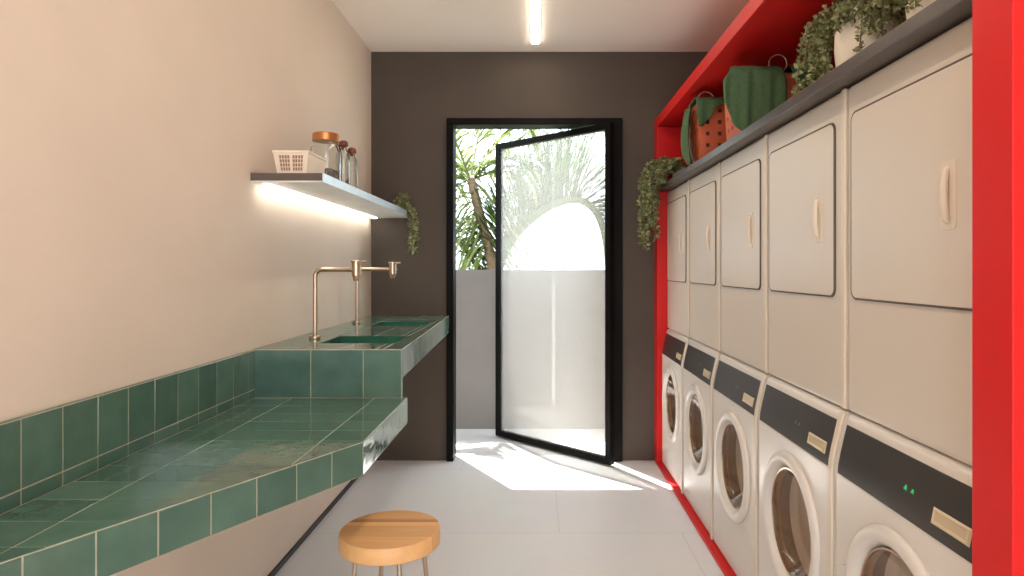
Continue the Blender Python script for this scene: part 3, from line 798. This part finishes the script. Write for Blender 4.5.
# ------------------------------------------------------------------ palms in the garden
def catmull(pts, n):
    pts = [Vector(p) for p in pts]; out = []; k = len(pts)
    for i in range(k-1):
        p0, p1, p2, p3 = pts[max(i-1, 0)], pts[i], pts[i+1], pts[min(i+2, k-1)]
        for j in range(n):
            t = j/n; out.append(.5*((2*p1)+(p2-p0)*t+(2*p0-5*p1+4*p2-p3)*t*t+(3*p1-p0-3*p2+p3)*t**3))
    out.append(pts[-1]); return out
def blade(bm, p, d, length, w, droop, mi):
    d = d.normalized(); side = d.cross(Vector((0, 0, 1)))
    if side.length < .1: side = Vector((1, 0, 0))
    side = (side.normalized()+Vector((R.uniform(-.5, .5), R.uniform(-.5, .5), R.uniform(-.6, .6)))).normalized()
    prev = None
    for k in range(5):
        t = k/4; q = p+d*length*t+Vector((0, 0, -droop*length*t*t)); ww = w*(.6+1.2*t)*(1-t)**.7 if k < 4 else .0006
        a, c_ = bm.verts.new(q+side*ww), bm.verts.new(q-side*ww)
        if prev: 
            f = bm.faces.new((prev[0], a, c_, prev[1])); f.material_index = mi
        prev = (a, c_)
def frond(parent, ctrl, ln, w, spread, bias, rib=.012, n=10, droop=.25, mats=('palm', 'palm2'), per=2):
    pts = catmull(ctrl, n); b = B(); m = len(pts)
    tube(b, pts, [rib*(1-.75*i/m) for i in range(m)], 6)
    for f in b.faces: f.material_index = 1
    for i, p in enumerate(pts[2:], 2):
        t = i/m; tg = (pts[min(i+1, m-1)]-pts[i-1]).normalized()
        L = ln*(.35+.65*math.sin(PI*min(1, t*.9+.12)))
        for sgn in (-1, 1):
            for q in range(per):
                sd = tg.cross(bias).normalized()*sgn
                d = sd*spread+tg*R.uniform(.45, .9)+bias*R.uniform(.2, .6)
                blade(b, p, d+Vector((R.uniform(-.12, .12), R.uniform(-.12, .12), R.uniform(-.12, .12))), L*R.uniform(.75, 1.1), w, droop, 0 if R.random() < .6 else 1)
    return obj('frond', b, list(mats), parent)
pm = thing('palm_tree', (-.30, 6.0, -.05), 'palm tree with brown trunk rising behind the low outside wall', 'palm tree')
b = B(); tr = catmull([(-.30, 6.0, -.05), (-.34, 6.0, .6), (-.42, 6.0, 1.35), (-.52, 6.02, 1.75), (-.62, 6.05, 2.15)], 8)
tube(b, tr, [.055-.018*i/len(tr)+.006*(i % 2) for i in range(len(tr))], 12); obj('trunk', b, 'bark', pm, smooth=True, ang=80)
ct = Vector((-.62, 6.05, 2.12))
for az, el, L in ((20, 50, 1.1), (75, 62, 1.2), (140, 50, 1.1), (200, 35, 1.2), (250, 40, 1.1), (350, 25, .7), (165, 0, 1.0), (225, -5, 1.0), (110, 20, 1.0), (40, 10, .9)):
    a, e = math.radians(az), math.radians(el); d = Vector((math.cos(a)*math.cos(e), math.sin(a)*math.cos(e), math.sin(e)))
    frond(pm, [ct, ct+d*L*.4+Vector((0, 0, .05)), ct+d*L*.75+Vector((0, 0, -.08)), ct+d*L*.95+Vector((0, 0, -.38))], .46, .016, .8, Vector((0, 0, 1)), n=8, droop=.5)
# long drooping old blades round the trunk
b = B()
for k in range(120):
    p = tr[R.randrange(18, len(tr))]+Vector((0, -.02, R.uniform(-.1, .05))); a = R.uniform(.55*PI, 1.45*PI) if k % 3 else R.uniform(-1, 1)
    blade(b, p, Vector((math.cos(a), math.sin(a)*.8, R.uniform(-.6, .5))), R.uniform(.35, .8), .017, R.uniform(.5, 1.0), R.randrange(2))
obj('drooping_leaves', b, ['palm', 'palm2'], pm)
# arching frond of a second palm
pa = thing('palm_tree', (-.36, 6.1, -.05), 'second palm whose one big frond arches across behind the glass door', 'palm tree')
b = B(); tube(b, catmull([(-.40, 6.12, -.05), (-.40, 6.12, .5), (-.39, 6.1, 1.0)], 6), [.06-.001*i for i in range(13)], 10); obj('trunk', b, 'bark', pa, smooth=True, ang=80)
arch = [(-.39, 6.1, 1.0), (-.34, 6.05, 1.35), (-.17, 6.0, 1.64), (.10, 6.0, 1.86), (.36, 6.0, 1.93), (.54, 6.0, 1.82), (.63, 6.0, 1.55), (.66, 6.0, 1.15)]
pts = catmull(arch, 12); m = len(pts)
b = B(); tube(b, pts, [.048-.024*i/m for i in range(m)], 8)
for f in b.faces: f.material_index = 1
for i in range(4, m-6):
    t = i/m; p = pts[i]; tg = (pts[i+1]-pts[i-1]).normalized(); nrm = Vector((-tg.z, 0, tg.x))
    for q in range(8):
        d = nrm*R.uniform(.55, 1.0)+tg*R.uniform(.15, .75)+Vector((0, R.uniform(-.35, .5), 0))
        L = (.30+.55*math.sin(PI*min(1, t*1.05)))*R.uniform(.75, 1.15)
        if t > .74: L *= .55
        blade(b, p, d, L, .012, R.uniform(.02, .3), 0 if R.random() < .45 else 1)
obj('frond', b, ['arch', 'arch2'], pa)
for az, L, y0_ in ((150, 1.0, 0), (120, 1.0, 0), (205, 1.0, 0)):
    a = math.radians(az); c0 = Vector((-.39, 6.1, 1.0)); d = Vector((math.cos(a), math.sin(a)*.5, 0))
    frond(pa, [c0, c0+d*.35+Vector((0, 0, .5)), c0+d*.75+Vector((0, 0, .75)), c0+d*1.15+Vector((0, 0, .6))], .5, .011, .8, Vector((0, 0, 1)), n=8, droop=.4)
# taller palm further back: feathery crown high in the door opening, and shade on the paving
pb = thing('palm_tree', (.1, 7.9, -.05), 'tall palm farthest back, feathery crown at the top of the doorway', 'palm tree')
b = B(); tb = catmull([(.95, 7.9, -.05), (.98, 7.95, 1.0), (.97, 8.0, 2.0), (.9, 8.0, 3.1)], 9); tube(b, tb, [.09-.02*i/len(tb)+.006*(i % 2) for i in range(len(tb))], 12)
obj('trunk', b, 'bark', pb, smooth=True, ang=80)
cb = Vector((.9, 8.0, 3.08))
for az, el, L in ((180, 10, 1.5), (200, -12, 1.5), (165, -25, 1.5), (220, 20, 1.4), (150, 20, 1.4), (270, 10, 1.3), (300, 5, 1.2), (0, 10, 1.4), (330, -15, 1.3), (90, 30, 1.2), (40, 20, 1.2), (250, -10, 1.4)):
    a, e = math.radians(az), math.radians(el); d = Vector((math.cos(a)*math.cos(e), math.sin(a)*math.cos(e), math.sin(e)))
    frond(pb, mats=('arch', 'arch2'), ctrl=[cb, cb+d*L*.4+Vector((0, 0, .14)), cb+d*L*.75+Vector((0, 0, .02)), cb+d*L+Vector((0, 0, -.35))], ln=.5, w=.013, spread=.8, bias=Vector((0, 0, 1)), n=8, droop=.5)

# ------------------------------------------------------------------ light
sun = bpy.data.lights.new('sun', 'SUN'); sun.energy = 17.0; sun.angle = math.radians(.6); sun.color = (1, .95, .87)
so = bpy.data.objects.new('sun', sun); COL.objects.link(so)
so.rotation_euler = Vector((.42, -.69, -2.26)).to_track_quat('-Z', 'Y').to_euler(); so.location = (-2, 8, 8)
w = bpy.data.worlds.new('world'); sc.world = w; w.use_nodes = True
nt = w.node_tree; bg = nt.nodes['Background']
bg.inputs[0].default_value = (.80, .90, 1.0, 1); bg.inputs[1].default_value = 3.2

cam = bpy.data.cameras.new('camera'); co = bpy.data.objects.new('camera', cam); COL.objects.link(co)
co.location = (0, 0, 1.3); co.rotation_euler = (PI/2, 0, 0)
cam.sensor_width = 36; cam.lens = 650/1024*36; cam.shift_x = -25/1024; cam.shift_y = -20/1024
cam.clip_start = .05
sc.camera = co
vs = sc.view_settings
vs.view_transform = 'Standard'; vs.look = 'None'; vs.gamma = 1; vs.use_curve_mapping = False; vs.exposure = .72
sc.cycles.max_bounces = 10; sc.cycles.diffuse_bounces = 6; sc.cycles.transparent_max_bounces = 16
